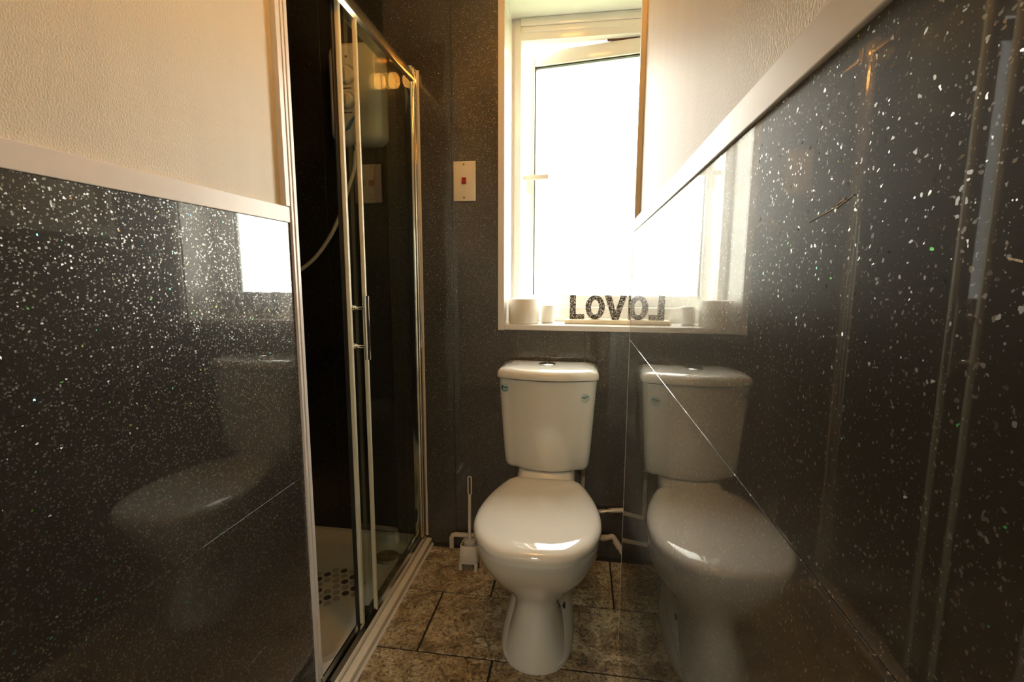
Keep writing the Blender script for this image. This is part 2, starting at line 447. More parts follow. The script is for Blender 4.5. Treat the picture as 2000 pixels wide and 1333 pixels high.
# right wall, the same make-up
wall_right = link_mesh('wall_right', box(RX + 0.012, XR + 0.1, YN - 0.1, RY - 0.004, 0.0, CEIL), 'wallpaper')
tag(wall_right, 'right wall with cream textured paper above glossy dark glitter panels', 'wall', kind='structure')
for z0, z1 in zip(JZ[:-1], JZ[1:]):
    part('panel', box(RX, RX + 0.013, YN, RY, z0 + 0.0003, z1 - 0.0003, 0.0004, 1), 'cladding', wall_right)
for ol in ([(0.322, 1.1545), (0.303, 1.1582), (0.303, 1.1585), (0.322, 1.1547)], [(0.309, 1.1566), (0.289, 1.1597), (0.289, 1.1603), (0.309, 1.1568)], [(0.294, 1.1598), (0.2835, 1.1622), (0.282, 1.1634), (0.2865, 1.1622)],
           [(0.291, 1.1588), (0.274, 1.1632), (0.2735, 1.1638), (0.291, 1.1592)], [(0.287, 1.1604), (0.2805, 1.1610), (0.2790, 1.1622), (0.2835, 1.1618)],
           [(0.4099, 1.1634), (0.369, 1.1589), (0.369, 1.1594), (0.4099, 1.1639)], [(0.1783, 1.1268), (0.173, 1.1254), (0.173, 1.1262), (0.1783, 1.1274)]):
    part('scuff_mark', prism(ol, 'x', RX - 0.0002, RX + 0.0005), 'scuff', wall_right)
wall_shower = link_mesh('wall_shower', box(XL - 0.1, XL, LY - 0.012, D + 0.009, 0.0, CEIL), 'shaded_cladding')
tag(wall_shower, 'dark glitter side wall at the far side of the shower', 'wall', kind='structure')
wall_alcove = link_mesh('wall_alcove', box(XR, XR + 0.1, RY - 0.004, D + 0.009, 0.0, CEIL), 'cladding')
tag(wall_alcove, 'dark side wall of the alcove right of the toilet', 'wall', kind='structure')
# added, unseen: open door and landing behind the photographer, housing a fill lamp
DX0, DX1, DZ1 = -0.66, 0.10, 1.98
YH = YN - 0.1
bm = bmesh.new()
add_box(bm, -0.80, DX0, YN - 0.1, YN, 0.0, CEIL); add_box(bm, DX1, RX + 0.05, YN - 0.1, YN, 0.0, CEIL); add_box(bm, DX0, DX1, YN - 0.1, YN, DZ1, CEIL)
wall_near = link_mesh('wall_near', bm, 'wallpaper')
tag(wall_near, 'cream papered wall with the doorway opposite the window', 'wall', kind='structure')
hall = link_mesh('wall_landing', box(-1.30, 0.80, YH - 1.40, YH - 1.30, 0.0, CEIL), 'plaster')
tag(hall, 'pale plaster wall of the added landing, out of view beyond the doorway', 'wall', kind='structure')
part('side_wall', box(-1.40, -1.30, YH - 1.40, YH, 0.0, CEIL), 'plaster', hall)
part('side_wall', box(0.80, 0.90, YH - 1.40, YH, 0.0, CEIL), 'plaster', hall)
part('landing_floor', box(-1.40, 0.90, YH - 1.40, YH, -0.10, 0.0), 'pale_wood', hall)
part('landing_ceiling', box(-1.40, 0.90, YH - 1.40, YH, CEIL, CEIL + 0.1), 'ceiling_paint', hall)
d1 = thing('door_1', 'plain cream painted room door, added out of view and left open for fill light', 'door', (DX0, YH, 0), kind='structure')
part('door_leaf', box(DX0 - 0.036, DX0 - 0.002, YH - 0.72, YH - 0.003, 0.005, 1.975, 0.002, 1), 'door_paint', d1)
bm = bmesh.new(); tube(bm, [(DX0 - 0.002, YH - 0.66, 1.0), (DX0 + 0.04, YH - 0.66, 1.0), (DX0 + 0.045, YH - 0.55, 1.0)], 0.008)
part('door_handle', bm, 'brass', d1, True)
hl = thing('landing_fill_lamp', 'added white globe fill lamp on the unseen landing behind the camera', 'lamp', (-0.25, YH - 0.45, CEIL))  # added lamp, out of view: brightens the toilet front from behind the camera
part('ceiling_plate', lathe(-0.25, YH - 0.45, [(0.06, CEIL - 0.0005), (0.06, CEIL - 0.015), (0.045, CEIL - 0.022)], 28), 'white_pvc', hl, True, 40)
part('globe', lathe(-0.25, YH - 0.45, [(0.03, CEIL - 0.022)] + [(0.09 * math.sin(a), CEIL - 0.11 + 0.09 * math.cos(a)) for a in [0.35 + k * (PI - 0.4) / 12 for k in range(13)]], 28), 'fill_globe_glass', hl, True)

# trims
def dado(nm, x0, x1, y0, y1, z0, z1, lab):
    o = link_mesh(nm, box(x0, x1, y0, y1, z0, z1, 0.0012, 2), 'white_pvc')
    return tag(o, lab, 'trim', kind='structure')
dado('trim_1', -0.6955, LX + 0.003, YN, LY - 0.019, 1.247, 1.283, 'white plastic strip capping the dark panels of the left wall')
dado('trim_2', RX - 0.003, RX + 0.0125, YN, RY + 0.001, 1.247, 1.277, 'white plastic strip capping the dark panels of the right wall')
t = thing('trim_3', 'white upright corner trim ending the left wall by the shower', 'trim', (-0.69, LY, 0), kind='structure')
part('face_strip', box(-0.715, LX + 0.006, LY - 0.0175, LY - 0.0085, 0.0, CEIL, 0.0008, 1), 'white_pvc', t)
part('corner_strip', box(-0.74, LX + 0.008, LY - 0.008, LY + 0.004, 0.0, CEIL, 0.0012, 2), 'white_pvc', t)
part('upper_batten', box(-0.696, LX + 0.004, LY - 0.034, LY - 0.018, 1.284, CEIL, 0.0008, 1), 'white_pvc', t)
t = thing('trim_4', 'slim upright trim ending the right wall in front of the window', 'trim', (RX, RY, 0), kind='structure')
part('upper_batten', box(RX - 0.001, RX + 0.0122, RY - 0.016, RY + 0.002, 1.280, CEIL, 0.0008, 1), 'cream_trim', t)
part('edge_strip', box(RX - 0.0005, RX + 0.03, RY + 0.0005, RY + 0.003, 0.0, 1.246), 'white_pvc', t)
# window surround
t = thing('trim_5', 'slim pink-white trim framing the window opening', 'trim', (0, D, WZ0), kind='structure')
for nm, (a, b, c, d) in (('side_strip', (WX0 - 0.024, WX0, WZ0 - 0.022, WZ1 + 0.02)), ('side_strip', (WX1, WX1 + 0.024, WZ0 - 0.022, WZ1 + 0.02)),
                         ('sill_strip', (WX0, WX1, WZ0 - 0.020, WZ0)), ('head_strip', (WX0, WX1, WZ1, WZ1 + 0.02))):
    part(nm, box(a, b, D - 0.006, D + 0.012, c, d, 0.0012, 2), 'white_pvc', t)

# ------------------------------------------------------------------ window
w = thing('window_1', 'bright white plastic window with its casement ajar', 'window', (0, 2.0, WZ0), kind='structure')
FY0, FY1 = 1.985, 2.05
part('reveal_board', box(WX0 - 0.012, WX0, D + 0.0005, 2.06, WZ0, WZ1), 'window_pvc', w)
part('reveal_board', box(WX1, WX1 + 0.012, D + 0.0005, 2.06, WZ0, WZ1), 'window_pvc', w)
part('head_board', box(WX0 - 0.012, WX1 + 0.012, D + 0.0005, 2.06, WZ1, WZ1 + 0.012), 'window_pvc', w)
part('sill_board', box(WX0 - 0.012, WX1 + 0.012, D + 0.0005, 2.06, WZ0 - 0.014, WZ0), 'window_pvc', w)
def stepped(nm, x0, x1, z0, z1, parent=w):
    bm = bmesh.new(); add_box(bm, x0, x1, FY0, FY1, z0, z1, 0.003, 2)
    return part(nm, bm, 'window_pvc', parent, True)
FW = 0.036
stepped('frame_jamb', WX0, WX0 + FW, WZ0, WZ1)
stepped('frame_jamb', WX1 - FW, WX1, WZ0, WZ1)
stepped('frame_sill', WX0 + FW - 0.003, WX1 - FW + 0.003, WZ0, WZ0 + 0.060)
stepped('frame_head', WX0 + FW - 0.003, WX1 - FW + 0.003, 2.050, WZ1)
part('head_bead', box(WX0 + FW - 0.002, WX1 - FW + 0.002, FY0 - 0.010, FY0 + 0.002, 2.100, WZ1 - 0.0005, 0.003, 2), 'window_pvc', w, True)
part('head_bead', box(WX0 + FW - 0.002, WX1 - FW + 0.002, FY0 - 0.004, FY0 + 0.002, 2.078, 2.0995, 0.002, 2), 'window_pvc', w, True)
part('reveal_corner_strip', box(WX0 - 0.0005, WX0 + 0.006, D + 0.013, FY0 - 0.011, WZ1 - 0.006, WZ1 - 0.0003, 0.001, 1), 'white_pvc', w)
part('reveal_corner_strip', box(WX0 - 0.0005, WX0 + 0.005, FY0 - 0.006, FY0 - 0.0005, WZ0 + 0.001, WZ1 - 0.0003, 0.001, 1), 'white_pvc', w)
# opening casement, hinged at the right, swung out
SW = bpy.data.objects.new('casement', None); C.objects.link(SW); SW.parent = w
HX, HY = WX1 - FW - 0.002, 1.992
SW.location = (HX - w.location.x, HY - w.location.y, 0)
ANG = math.radians(9.0)
SW.rotation_euler = (0, 0, -ANG)
SWW, SZ0, SZ1 = 0.545, 0.992, 2.044
def sash(nm, u0, u1, z0, z1, mat='window_pvc', y0=0.0, y1=0.052, bev=0.004, smooth=True):
    bm = box(-u1, -u0, y0, y1, z0 - WZ0, z1 - WZ0, bev, 2)
    return link_mesh(nm, bm, mat, SW, smooth)
RW = 0.056; RL = 0.048
sash('stile', 0.0, RW, SZ0, SZ1); sash('stile', SWW - RL, SWW, SZ0, SZ1)
sash('rail', RW, SWW - RL, SZ0, SZ0 + RW); sash('rail', RW, SWW - RL, SZ1 - RW, SZ1)
sash('bead', RW - 0.002, RW + 0.007, SZ0 + RW, SZ1 - RW, 'black_seal', 0.008, 0.024, 0, False)
sash('bead', SWW - RL - 0.004, SWW - RL + 0.002, SZ0 + RW, SZ1 - RW, 'black_seal', 0.008, 0.024, 0, False)
sash('bead', RW, SWW - RL, SZ1 - RW - 0.005, SZ1 - RW + 0.002, 'black_seal', 0.008, 0.024, 0, False)
sash('pane', RW - 0.004, SWW - RL + 0.004, SZ0 + RW - 0.004, SZ1 - RW + 0.004, 'window_glass', 0.022, 0.026, 0, False)
hz = 1.535 - WZ0
bm = box(-SWW + 0.014, -SWW + 0.036, -0.012, 0.001, hz - 0.055, hz + 0.03, 0.003, 2)
tube(bm, [(-SWW + 0.025, -0.008, hz), (-SWW + 0.025, -0.045, hz)], 0.009)
add_box(bm, -SWW + 0.014, -SWW + 0.125, -0.056, -0.038, hz - 0.010, hz + 0.010, 0.005, 2)
link_mesh('handle', bm, 'cream_trim', SW, True)
bm = bmesh.new(); add_box(bm, -0.20, -0.03, 2.015, 2.028, 2.0455, 2.051)
shift(bm, (HX, 0.0, 0.0))
part('friction_stay', bm, 'rust_metal', w)

# ------------------------------------------------------------------ shower
DX = -0.640
tr = thing('shower_tray', 'low white shower tray with dark anti-slip spots', 'shower tray', ((XL - 0.62) / 2, 1.43, 0))
x0, x1, y0, y1 = XL + 0.002, -0.627, LY + 0.006, D - 0.002
def rr(x0, x1, y0, y1, r, z, n=6):
    pts = []
    for cx, cy, a in ((x1 - r, y1 - r, 0), (x0 + r, y1 - r, PI / 2), (x0 + r, y0 + r, PI), (x1 - r, y0 + r, 1.5 * PI)):
        for k in range(n + 1):
            t = a + k * PI / 2 / n
            pts.append((cx + r * math.cos(t), cy + r * math.sin(t), z))
    return pts
rings = [rr(x0, x1, y0, y1, 0.008, 0.001), rr(x0, x1, y0, y1, 0.008, 0.034), rr(x0 + 0.004, x1 - 0.004, y0 + 0.004, y1 - 0.004, 0.008, 0.038),
         rr(x0 + 0.045, x1 - 0.045, y0 + 0.03, y1 - 0.026, 0.05, 0.038), rr(x0 + 0.058, x1 - 0.058, y0 + 0.045, y1 - 0.042, 0.05, 0.020), rr(x0 + 0.10, x1 - 0.10, y0 + 0.09, y1 - 0.09, 0.05, 0.014)]
part('basin', loft(rings), 'tray_white', tr, True, 40)
part('front_lip', box(-0.668, -0.627, 1.035, LY + 0.012, 0.001, 0.0378, 0.002, 1), 'tray_white', tr)
k = 0
for ix in range(-3, 4):
    for iy in range(-3, 4):
        q = math.hypot(ix, iy)
        if q > 3.3 or q < 0.4: continue
        px, py = -0.885 + ix * 0.034 + (iy % 2) * 0.017, 1.455 + iy * 0.03
        k += 1
        part('anti_slip_spot', lathe(px, py, [(0.0125, 0.0135), (0.0125, 0.0155), (0.010, 0.0165)], 14), 'mat_dot' if (ix + 2 * iy) % 3 == 0 else 'mat_dot_pale', tr, True)
dr = part('drain_cover', lathe(-0.745, 1.655, [(0.045, 0.0145), (0.045, 0.020), (0.038, 0.023), (0.012, 0.024)], 28), 'chrome', tr, True)
part('drain_gap', lathe(-0.745, 1.655, [(0.050, 0.0135), (0.050, 0.0152)], 28), 'black_seal', tr)
e = thing('tray_edging', 'narrow cream plastic edging strip between shower tray and floor tiles', 'edging', (-0.61, 1.43, 0))
part('strip', box(-0.6262, -0.602, 1.035, D - 0.002, 0.0, 0.028, 0.004, 3), 'cream_trim', e, True)
part('sealant_bead', prism([(-0.602, 0.0005), (-0.5955, 0.0005), (-0.602, 0.007)], 'y', 1.035, D - 0.003), 'white_pvc', e)

en = thing('shower_enclosure', 'sliding glass shower door in a polished metal frame', 'shower door', (DX, 1.43, 0.038))
ZB, ZT = 0.040, 1.872
part('bottom_rail', prism([(DX - 0.022, ZB), (DX + 0.012, ZB), (DX + 0.012, ZB + 0.010), (DX + 0.004, ZB + 0.024), (DX - 0.002, ZB + 0.024), (DX - 0.002, ZB + 0.012), (DX - 0.018, ZB + 0.012), (DX - 0.018, ZB + 0.022), (DX - 0.022, ZB + 0.022)], 'y', 1.035, D - 0.004), 'chrome', en)
part('top_rail', prism([(DX - 0.026, ZT - 0.050), (DX + 0.006, ZT - 0.050), (DX + 0.013, ZT - 0.040), (DX + 0.015, ZT - 0.022), (DX + 0.010, ZT - 0.006), (DX - 0.002, ZT), (DX - 0.026, ZT)], 'y', LY + 0.008, D - 0.004), 'chrome', en, True, 25)
wp = part('wall_profile', box(DX - 0.018, DX + 0.012, D - 0.052, D - 0.0015, ZB, ZT + 0.012, 0.003, 2), 'chrome', en, True)
part('ridge', box(DX + 0.0115, DX + 0.0155, D - 0.040, D - 0.034, ZB, ZT + 0.010, 0.001, 1), 'chrome', wp)
part('ridge', box(DX + 0.0115, DX + 0.0165, D - 0.022, D - 0.015, ZB, ZT + 0.010, 0.001, 1), 'chrome', wp)
part('sealant', box(DX + 0.0125, DX + 0.021, D - 0.008, D - 0.0008, 0.039, ZT + 0.012, 0.002, 2), 'cream_trim', wp)
fp = part('fixed_panel', box(DX + 0.002, DX + 0.007, 1.322, D - 0.045, ZB + 0.012, ZT - 0.045), 'door_glass', en)
part('edge_strip', box(DX - 0.002, DX + 0.010, 1.314, 1.324, ZB + 0.012, ZT - 0.045, 0.002, 2), 'pale_seal', fp, True)
sd = part('sliding_panel', box(DX - 0.014, DX - 0.008, 1.250, 1.640, ZB + 0.016, ZT - 0.045), 'door_glass', en)
part('edge_strip', box(DX - 0.016, DX - 0.004, 1.246, 1.258, ZB + 0.016, ZT - 0.045, 0.002, 2), 'pale_seal', sd, True)
part('magnet_seal', box(DX - 0.024, DX - 0.0165, 1.236, 1.252, ZB + 0.010, ZT - 0.045, 0.002, 1), 'black_seal', sd)
bm = bmesh.new()
hy = 1.266
tube(bm, [(-0.606, hy, 0.885), (-0.606, hy, 1.068)], 0.0085, 16)
for zz in (0.922, 1.033):
    tube(bm, [(DX - 0.008, hy + 0.004, zz), (-0.606, hy, zz)], 0.005, 12)
    tube(bm, [(DX - 0.030, hy + 0.004, zz), (DX - 0.014, hy + 0.004, zz)], 0.008, 14)
    tube(bm, [(DX - 0.008, hy + 0.004, zz), (DX - 0.001, hy + 0.004, zz)], 0.009, 14)
part('handle', bm, 'chrome', sd, True)
for yy in (1.29, 1.58):
    bm = bmesh.new(); tube(bm, [(DX - 0.022, yy, ZB + 0.030), (DX + 0.0, yy, ZB + 0.030)], 0.012, 16)
    part('roller', bm, 'black_seal', sd, True)

# electric shower unit and hose
ux0, ux1, uz0, uz1 = -0.937, -0.740, 1.612, 1.963
su = thing('shower_unit', 'white electric shower box with two round knobs behind the glass', 'shower unit', ((ux0 + ux1) / 2, D, uz0))
def unit_ring(y, ins, r):
    return [(p[0], y, p[1]) for p in [(q[0], q[1]) for q in rr(ux0 + ins, ux1 - ins, uz0 + ins, uz1 - ins, r, 0, 8)]]
part('body', loft([unit_ring(D - 0.001, 0.004, 0.035), unit_ring(D - 0.055, 0.0, 0.038), unit_ring(D - 0.080, 0.004, 0.038), unit_ring(D - 0.092, 0.018, 0.034), unit_ring(D - 0.096, 0.045, 0.02)]), 'shower_plastic', su, True, 50)
ucx = -0.858
for zz, rr_ in ((1.845, 0.029), (1.757, 0.026)):
    bm = bmesh.new(); tube(bm, [(ucx, D - 0.090, zz), (ucx, D - 0.112, zz), (ucx, D - 0.116, zz)], [rr_, rr_ * 0.93, rr_ * 0.8], 28)
    kn = part('knob', bm, 'shower_plastic', su, True)
    part('pointer', box(ucx - 0.004, ucx + 0.004, D - 0.1185, D - 0.115, zz - rr_ * 0.75, zz + rr_ * 0.6, 0.001, 1), 'mat_dot_pale', kn)
    bm = bmesh.new(); tube(bm, [(ucx, D - 0.0935, zz), (ucx, D - 0.0970, zz)], rr_ + 0.006, 28)
    part('dial_ring', bm, 'mat_dot_pale', kn, True)
part('indicator', lathe(0, 0, [(0.004, 0), (0.004, 0.003)], 12).copy() if False else box(ucx - 0.004, ucx + 0.004, D - 0.0985, D - 0.095, 1.903, 1.911, 0.001, 1), 'dark_print', su)
part('dial_print', box(ucx - 0.016, ucx + 0.016, D - 0.0968, D - 0.0955, 1.714, 1.718), 'dark_print', su)
part('dial_print', box(ucx - 0.016, ucx + 0.016, D - 0.0968, D - 0.0955, 1.798, 1.802), 'dark_print', su)
part('blue_mark', prism([(ucx - 0.014, 1.652), (ucx + 0.004, 1.658), (ucx + 0.022, 1.690), (ucx + 0.024, 1.704), (ucx + 0.002, 1.684)], 'y', D - 0.0972, D - 0.0955), 'blue_print', su)
bm = bmesh.new()
tube(bm, [(-0.858, D - 0.05, 1.620), (-0.860, D - 0.05, 1.580), (-0.868, D - 0.05, 1.52), (-0.899, D - 0.05, 1.44), (-0.935, D - 0.05, 1.35), (-0.985, D - 0.05, 1.265), (-1.06, D - 0.055, 1.18), (-1.16, D - 0.07, 1.125), (-1.28, D - 0.10, 1.15), (-1.38, D - 0.14, 1.30), (-1.42, D - 0.16, 1.55), (-1.42, D - 0.16, 1.72)], 0.0072, 12, 8)
ho = part('hose', bm, 'hose_plastic', su, True)
bm = bmesh.new(); tube(bm, [(-0.858, D - 0.05, 1.614), (-0.858, D - 0.05, 1.592)], 0.012, 16)
part('hose_nut', bm, 'chrome', ho, True)

# ------------------------------------------------------------------ switch on the back wall
sx, sz = -0.447, 1.481
sw = thing('wall_switch', 'tall white double wall switch plate with a red rocker', 'switch', (sx, D, sz))
part('plate', box(sx - 0.043, sx + 0.043, D - 0.010, D - 0.0005, sz - 0.073, sz + 0.073, 0.003, 3), 'switch_plate', sw, True)
rk = part('rocker', prism([(D - 0.009, sz - 0.009), (D - 0.017, sz - 0.009), (D - 0.0125, sz + 0.014), (D - 0.009, sz + 0.014)], 'x', sx - 0.010, sx + 0.007, 0.0008), 'red_plastic', sw)
for dz in (-0.060, 0.061):
    bm = bmesh.new(); tube(bm, [(sx - 0.002, D - 0.009, sz + dz), (sx - 0.002, D - 0.0108, sz + dz)], 0.0036, 14)
    part('screw', bm, 'screw_metal', sw, True)
bm = bmesh.new(); tube(bm, [(sx - 0.002, D - 0.009, sz - 0.0175), (sx - 0.002, D - 0.0106, sz - 0.0175)], 0.0022, 12)
part('indicator', bm, 'cream_trim', sw)

# ------------------------------------------------------------------ toilet
TX = -0.113
to = thing('toilet', 'white close-coupled toilet with its lid down under the window', 'toilet', (TX, 1.45, 0))
def oval(z, yf, yb, hw, ym, ex=2.3, n=56, eb=None):
    pts = []
    for i in range(n):
        t = 2 * PI * i / n
        c, s = math.cos(t), math.sin(t)
        e = ex if s < 0 else (eb or ex)
        xx = math.copysign(abs(c) ** (2 / e), c) * hw
        yy = math.copysign(abs(s) ** (2 / e), s)
        pts.append((TX + xx, ym + yy * ((yb - ym) if yy > 0 else (ym - yf)), z))
    return pts
bm = bmesh.new()
col = [(0.001, 1.196, 1.50, .105, 1.33), (0.012, 1.194, 1.50, .105, 1.33), (0.035, 1.199, 1.50, .090, 1.33), (0.075, 1.212, 1.50, .080, 1.34), (0.115, 1.228, 1.50, .070, 1.34), (0.150, 1.238, 1.50, .067, 1.34),
       (0.175, 1.240, 1.50, .072, 1.34), (0.203, 1.228, 1.52, .092, 1.33), (0.235, 1.203, 1.54, .124, 1.33), (0.270, 1.172, 1.56, .149, 1.32), (0.305, 1.147, 1.58, .167, 1.32), (0.340, 1.129, 1.59, .177, 1.31),
       (0.368, 1.120, 1.60, .180, 1.31), (0.382, 1.117, 1.60, .181, 1.31), (0.388, 1.121, 1.60, .177, 1.31)]
merge(bm, loft([oval(*r, 2.25) for r in col]))
fla = [(0.001, 1.200, 1.70, .113, 1.40), (0.015, 1.200, 1.70, .114, 1.40), (0.035, 1.236, 1.70, .108, 1.42), (0.07, 1.280, 1.705, .099, 1.46), (0.10, 1.312, 1.71, .092, 1.50), (0.15, 1.342, 1.72, .086, 1.53), (0.185, 1.358, 1.73, .082, 1.53), (0.22, 1.37, 1.74, .082, 1.54), (0.30, 1.38, 1.77, .098, 1.56), (0.36, 1.40, 1.785, .104, 1.58), (0.425, 1.585, 1.788, .104, 1.68), (0.431, 1.590, 1.785, .100, 1.68)]
merge(bm, loft([oval(*r, 2.7) for r in fla]))
pan = part('pan', bm, 'ceramic', to, True, 50)
for sgn in (1,):
    bm = bmesh.new(); tube(bm, [(TX + sgn * 0.0775, 1.40, 0.095), (TX + sgn * 0.0785, 1.3635, 0.095)], 0.0062, 14)
    part('screw_hole', bm, 'black_seal', pan)
# seat and lid
ctl = [(0.0, 0.0), (0.004, 0.045), (0.014, 0.070), (0.035, 0.097), (0.07, 0.120), (0.118, 0.140), (0.165, 0.155), (0.22, 0.168), (0.326, 0.182), (0.43, 0.186), (0.53, 0.184), (0.64, 0.176), (0.74, 0.165), (0.82, 0.153), (0.886, 0.142), (0.94, 0.131), (0.975, 0.120), (0.992, 0.108), (1.0, 0.090)]
LF, LB = 1.096, 1.575
def egg(z, ins):
    right = []
    for s, hw in ctl:
        y = LF + s * (LB - LF)
        right.append((hw, y))
    pts = [(x, y) for x, y in right] + [(-x, y) for x, y in reversed(right[1:])]
    cx, cy = 0.0, 1.335
    out = []
    n = len(pts)
    for i, (x, y) in enumerate(pts):
        a = pts[i - 1]; b = pts[(i + 1) % n]
        tx, ty = b[0] - a[0], b[1] - a[1]; l = math.hypot(tx, ty) or 1
        k = 1 - ins / 0.185
        out.append((TX + x * k, cy + (y - cy) * (1 - ins / 0.235), z))
    return out
def dense(ring, k=3):
    P = [Vector(p) for p in ring]; n = len(P); out = []
    for i in range(n):
        p0, p1, p2, p3 = P[i - 1], P[i], P[(i + 1) % n], P[(i + 2) % n]
        for j in range(k):
            t = j / k
            out.append(0.5 * ((2 * p1) + (-p0 + p2) * t + (2 * p0 - 5 * p1 + 4 * p2 - p3) * t * t + (-p0 + 3 * p1 - 3 * p2 + p3) * t ** 3))
    return out
part('seat', loft([dense(egg(z, i)) for z, i in ((0.388, 0.012), (0.389, 0.008), (0.400, 0.007), (0.402, 0.012))]), 'seat_plastic', to, True, 60)
part('lid', loft([dense(egg(z, i)) for z, i in ((0.4025, 0.006), (0.404, 0.001), (0.410, 0.0), (0.417, 0.002), (0.4235, 0.007), (0.428, 0.014), (0.4315, 0.026), (0.434, 0.045), (0.4352, 0.075), (0.4358, 0.12), (0.436, 0.175))]), 'seat_plastic', to, True, 60)
for sgn in (-1, 1):
    bm = bmesh.new(); tube(bm, [(TX + sgn * 0.060, 1.578, 0.410), (TX + sgn * 0.095, 1.578, 0.410)], 0.010, 16)
    tube(bm, [(TX + sgn * 0.078, 1.578, 0.388), (TX + sgn * 0.078, 1.578, 0.410)], 0.009, 16)
    part('hinge', bm, 'seat_plastic', to, True)
# cistern
def cis(z, hw, yf, yb, bow, rad=0.030, n=14, drop=0.0):
    """plan outline: flat back, bowed front, round corners; drop lowers the middle of the front edge"""
    pts = []
    for k in range(2 * n + 1):                       # front, left to right
        u = -1 + k / n
        x = u * (hw - rad)
        pts.append((x, yf + bow * (u * u)))
    def arc(cx, cy, a0, a1, r, m=5):
        return [(cx + r * math.cos(a0 + (a1 - a0) * i / m), cy + r * math.sin(a0 + (a1 - a0) * i / m)) for i in range(1, m + 1)]
    yc = yf + bow
    slope = math.atan2(2 * bow, hw - rad)
    pts += arc(hw - rad, yc + rad, -PI / 2 + slope * 0.5, 0, rad)
    pts += [(hw, yb - 0.012), (hw - 0.012, yb)]
    pts += [(-hw + 0.012, yb), (-hw, yb - 0.012)]
    pts += arc(-hw + rad, yc + rad, PI, 1.5 * PI - slope * 0.5, rad)
    return [(TX + x, y, z - drop * max(0, 1 - (x / hw) ** 2) * (1 if y < yf + bow + 0.05 else 0)) for x, y in pts]
CB = 1.789
def body_front(z):
    t = (z - 0.45) / (0.765 - 0.45)
    return 1.588 - 0.012 * t, 0.154 + 0.020 * t
rows = []
for z, ins in ((0.4325, 0.030), (0.435, 0.014), (0.442, 0.005), (0.455, 0.001), (0.50, 0), (0.56, 0), (0.62, 0), (0.68, 0), (0.74, 0), (0.768, 0)):
    yf, hw = body_front(z)
    rows.append(cis(z, hw - ins, yf + ins, CB, 0.030, 0.034))
ci = part('cistern', loft(rows), 'ceramic', to, True, 50)
part('cistern_lid', loft([cis(0.7705, 0.176, 1.575, CB, 0.028, 0.034), cis(0.7725, 0.180, 1.569, CB, 0.028, 0.036), cis(0.782, 0.180, 1.568, CB, 0.028, 0.036), cis(0.793, 0.1775, 1.571, CB - 0.002, 0.028, 0.036),
                         cis(0.801, 0.170, 1.580, CB - 0.006, 0.026, 0.034), cis(0.806, 0.156, 1.596, CB - 0.014, 0.022, 0.03), cis(0.8085, 0.13, 1.62, CB - 0.03, 0.018, 0.03), cis(0.809, 0.08, 1.66, CB - 0.06, 0.010, 0.02)]), 'ceramic', to, True, 60)
bt = part('flush_button', lathe(TX - 0.005, 1.69, [(0.031, 0.8075), (0.031, 0.8115), (0.027, 0.8135), (0.012, 0.814)], 32), 'chrome', to, True)
part('button_split', box(TX - 0.006, TX - 0.004, 1.665, 1.715, 0.8136, 0.8144), 'black_seal', bt)
# round stickers on the cistern front
def on_front(x, z, lift):
    yf, hw = body_front(z)
    u = max(-1.0, min(1.0, (x - TX) / (hw - 0.034)))
    y = yf + 0.030 * u * u
    xo = x
    over = abs(x - TX) - (hw - 0.034)
    if over > 0:
        y = yf + 0.030 + 0.034 - math.sqrt(max(0.0, 0.034 ** 2 - min(over, 0.033) ** 2))
    return (xo, y - lift, z)
def sticker(name, outline, mat, parent, lift, th=0.0008):
    bm = bmesh.new()
    cx = sum(p[0] for p in outline) / len(outline); cz = sum(p[1] for p in outline) / len(outline)
    steps = [1.0, 0.66, 0.33]
    rings = [[on_front(cx + (x - cx) * s, cz + (z - cz) * s, lift) for x, z in outline] for s in steps]
    skirt = [on_front(x, z, lift - th) for x, z in outline]
    return part(name, loft([skirt] + rings), mat, parent)
def circ(cx, cz, r, n=28): return [(cx + r * math.cos(2 * PI * i / n), cz + r * math.sin(2 * PI * i / n)) for i in range(n)]
def crescent(cx, cz, r, up=1, w=0.55):
    a = [(cx + r * math.cos(t), cz - up * r * 0.8 * math.sin(t)) for t in [PI * i / 10 for i in range(11)]]
    b = [(cx + r * 0.86 * math.cos(t), cz - up * r * 0.8 * (1 - w) * math.sin(t)) for t in [PI * i / 10 for i in range(9, 0, -1)]]
    return a + b
s1 = sticker('sticker', circ(0.0205, 0.708, 0.0165), 'sticker_pale', ci, 0.0012)
s2 = sticker('sticker', circ(-0.262, 0.735, 0.0165), 'sticker_pale', ci, 0.0012)
for nm, ol, mt in (('bird_print', crescent(0.0255, 0.7165, 0.0075, 1, 0.9), 'sticker_blue'), ('wave_print', [(0.009, 0.7115), (0.014, 0.7135), (0.018, 0.7105), (0.022, 0.7095), (0.022, 0.7075), (0.016, 0.7080), (0.012, 0.7100)], 'dark_print'), ('pool_print', crescent(0.0205, 0.7045, 0.011, 1, 0.6), 'sticker_pale')):
    if nm == 'pool_print': continue
    sticker(nm, ol, mt, ci, 0.0020)
for nm, ol, mt in (('bird_print', crescent(-0.258, 0.740, 0.0085, 1, 0.8), 'sticker_teal'), ('wave_print', [(-0.276, 0.738), (-0.270, 0.745), (-0.266, 0.740), (-0.270, 0.729), (-0.274, 0.731)], 'sticker_teal'), ('ring_print', crescent(-0.262, 0.732, 0.013, 1, 0.2), 'sticker_blue')):
    sticker(nm, ol, mt, ci, 0.0020)

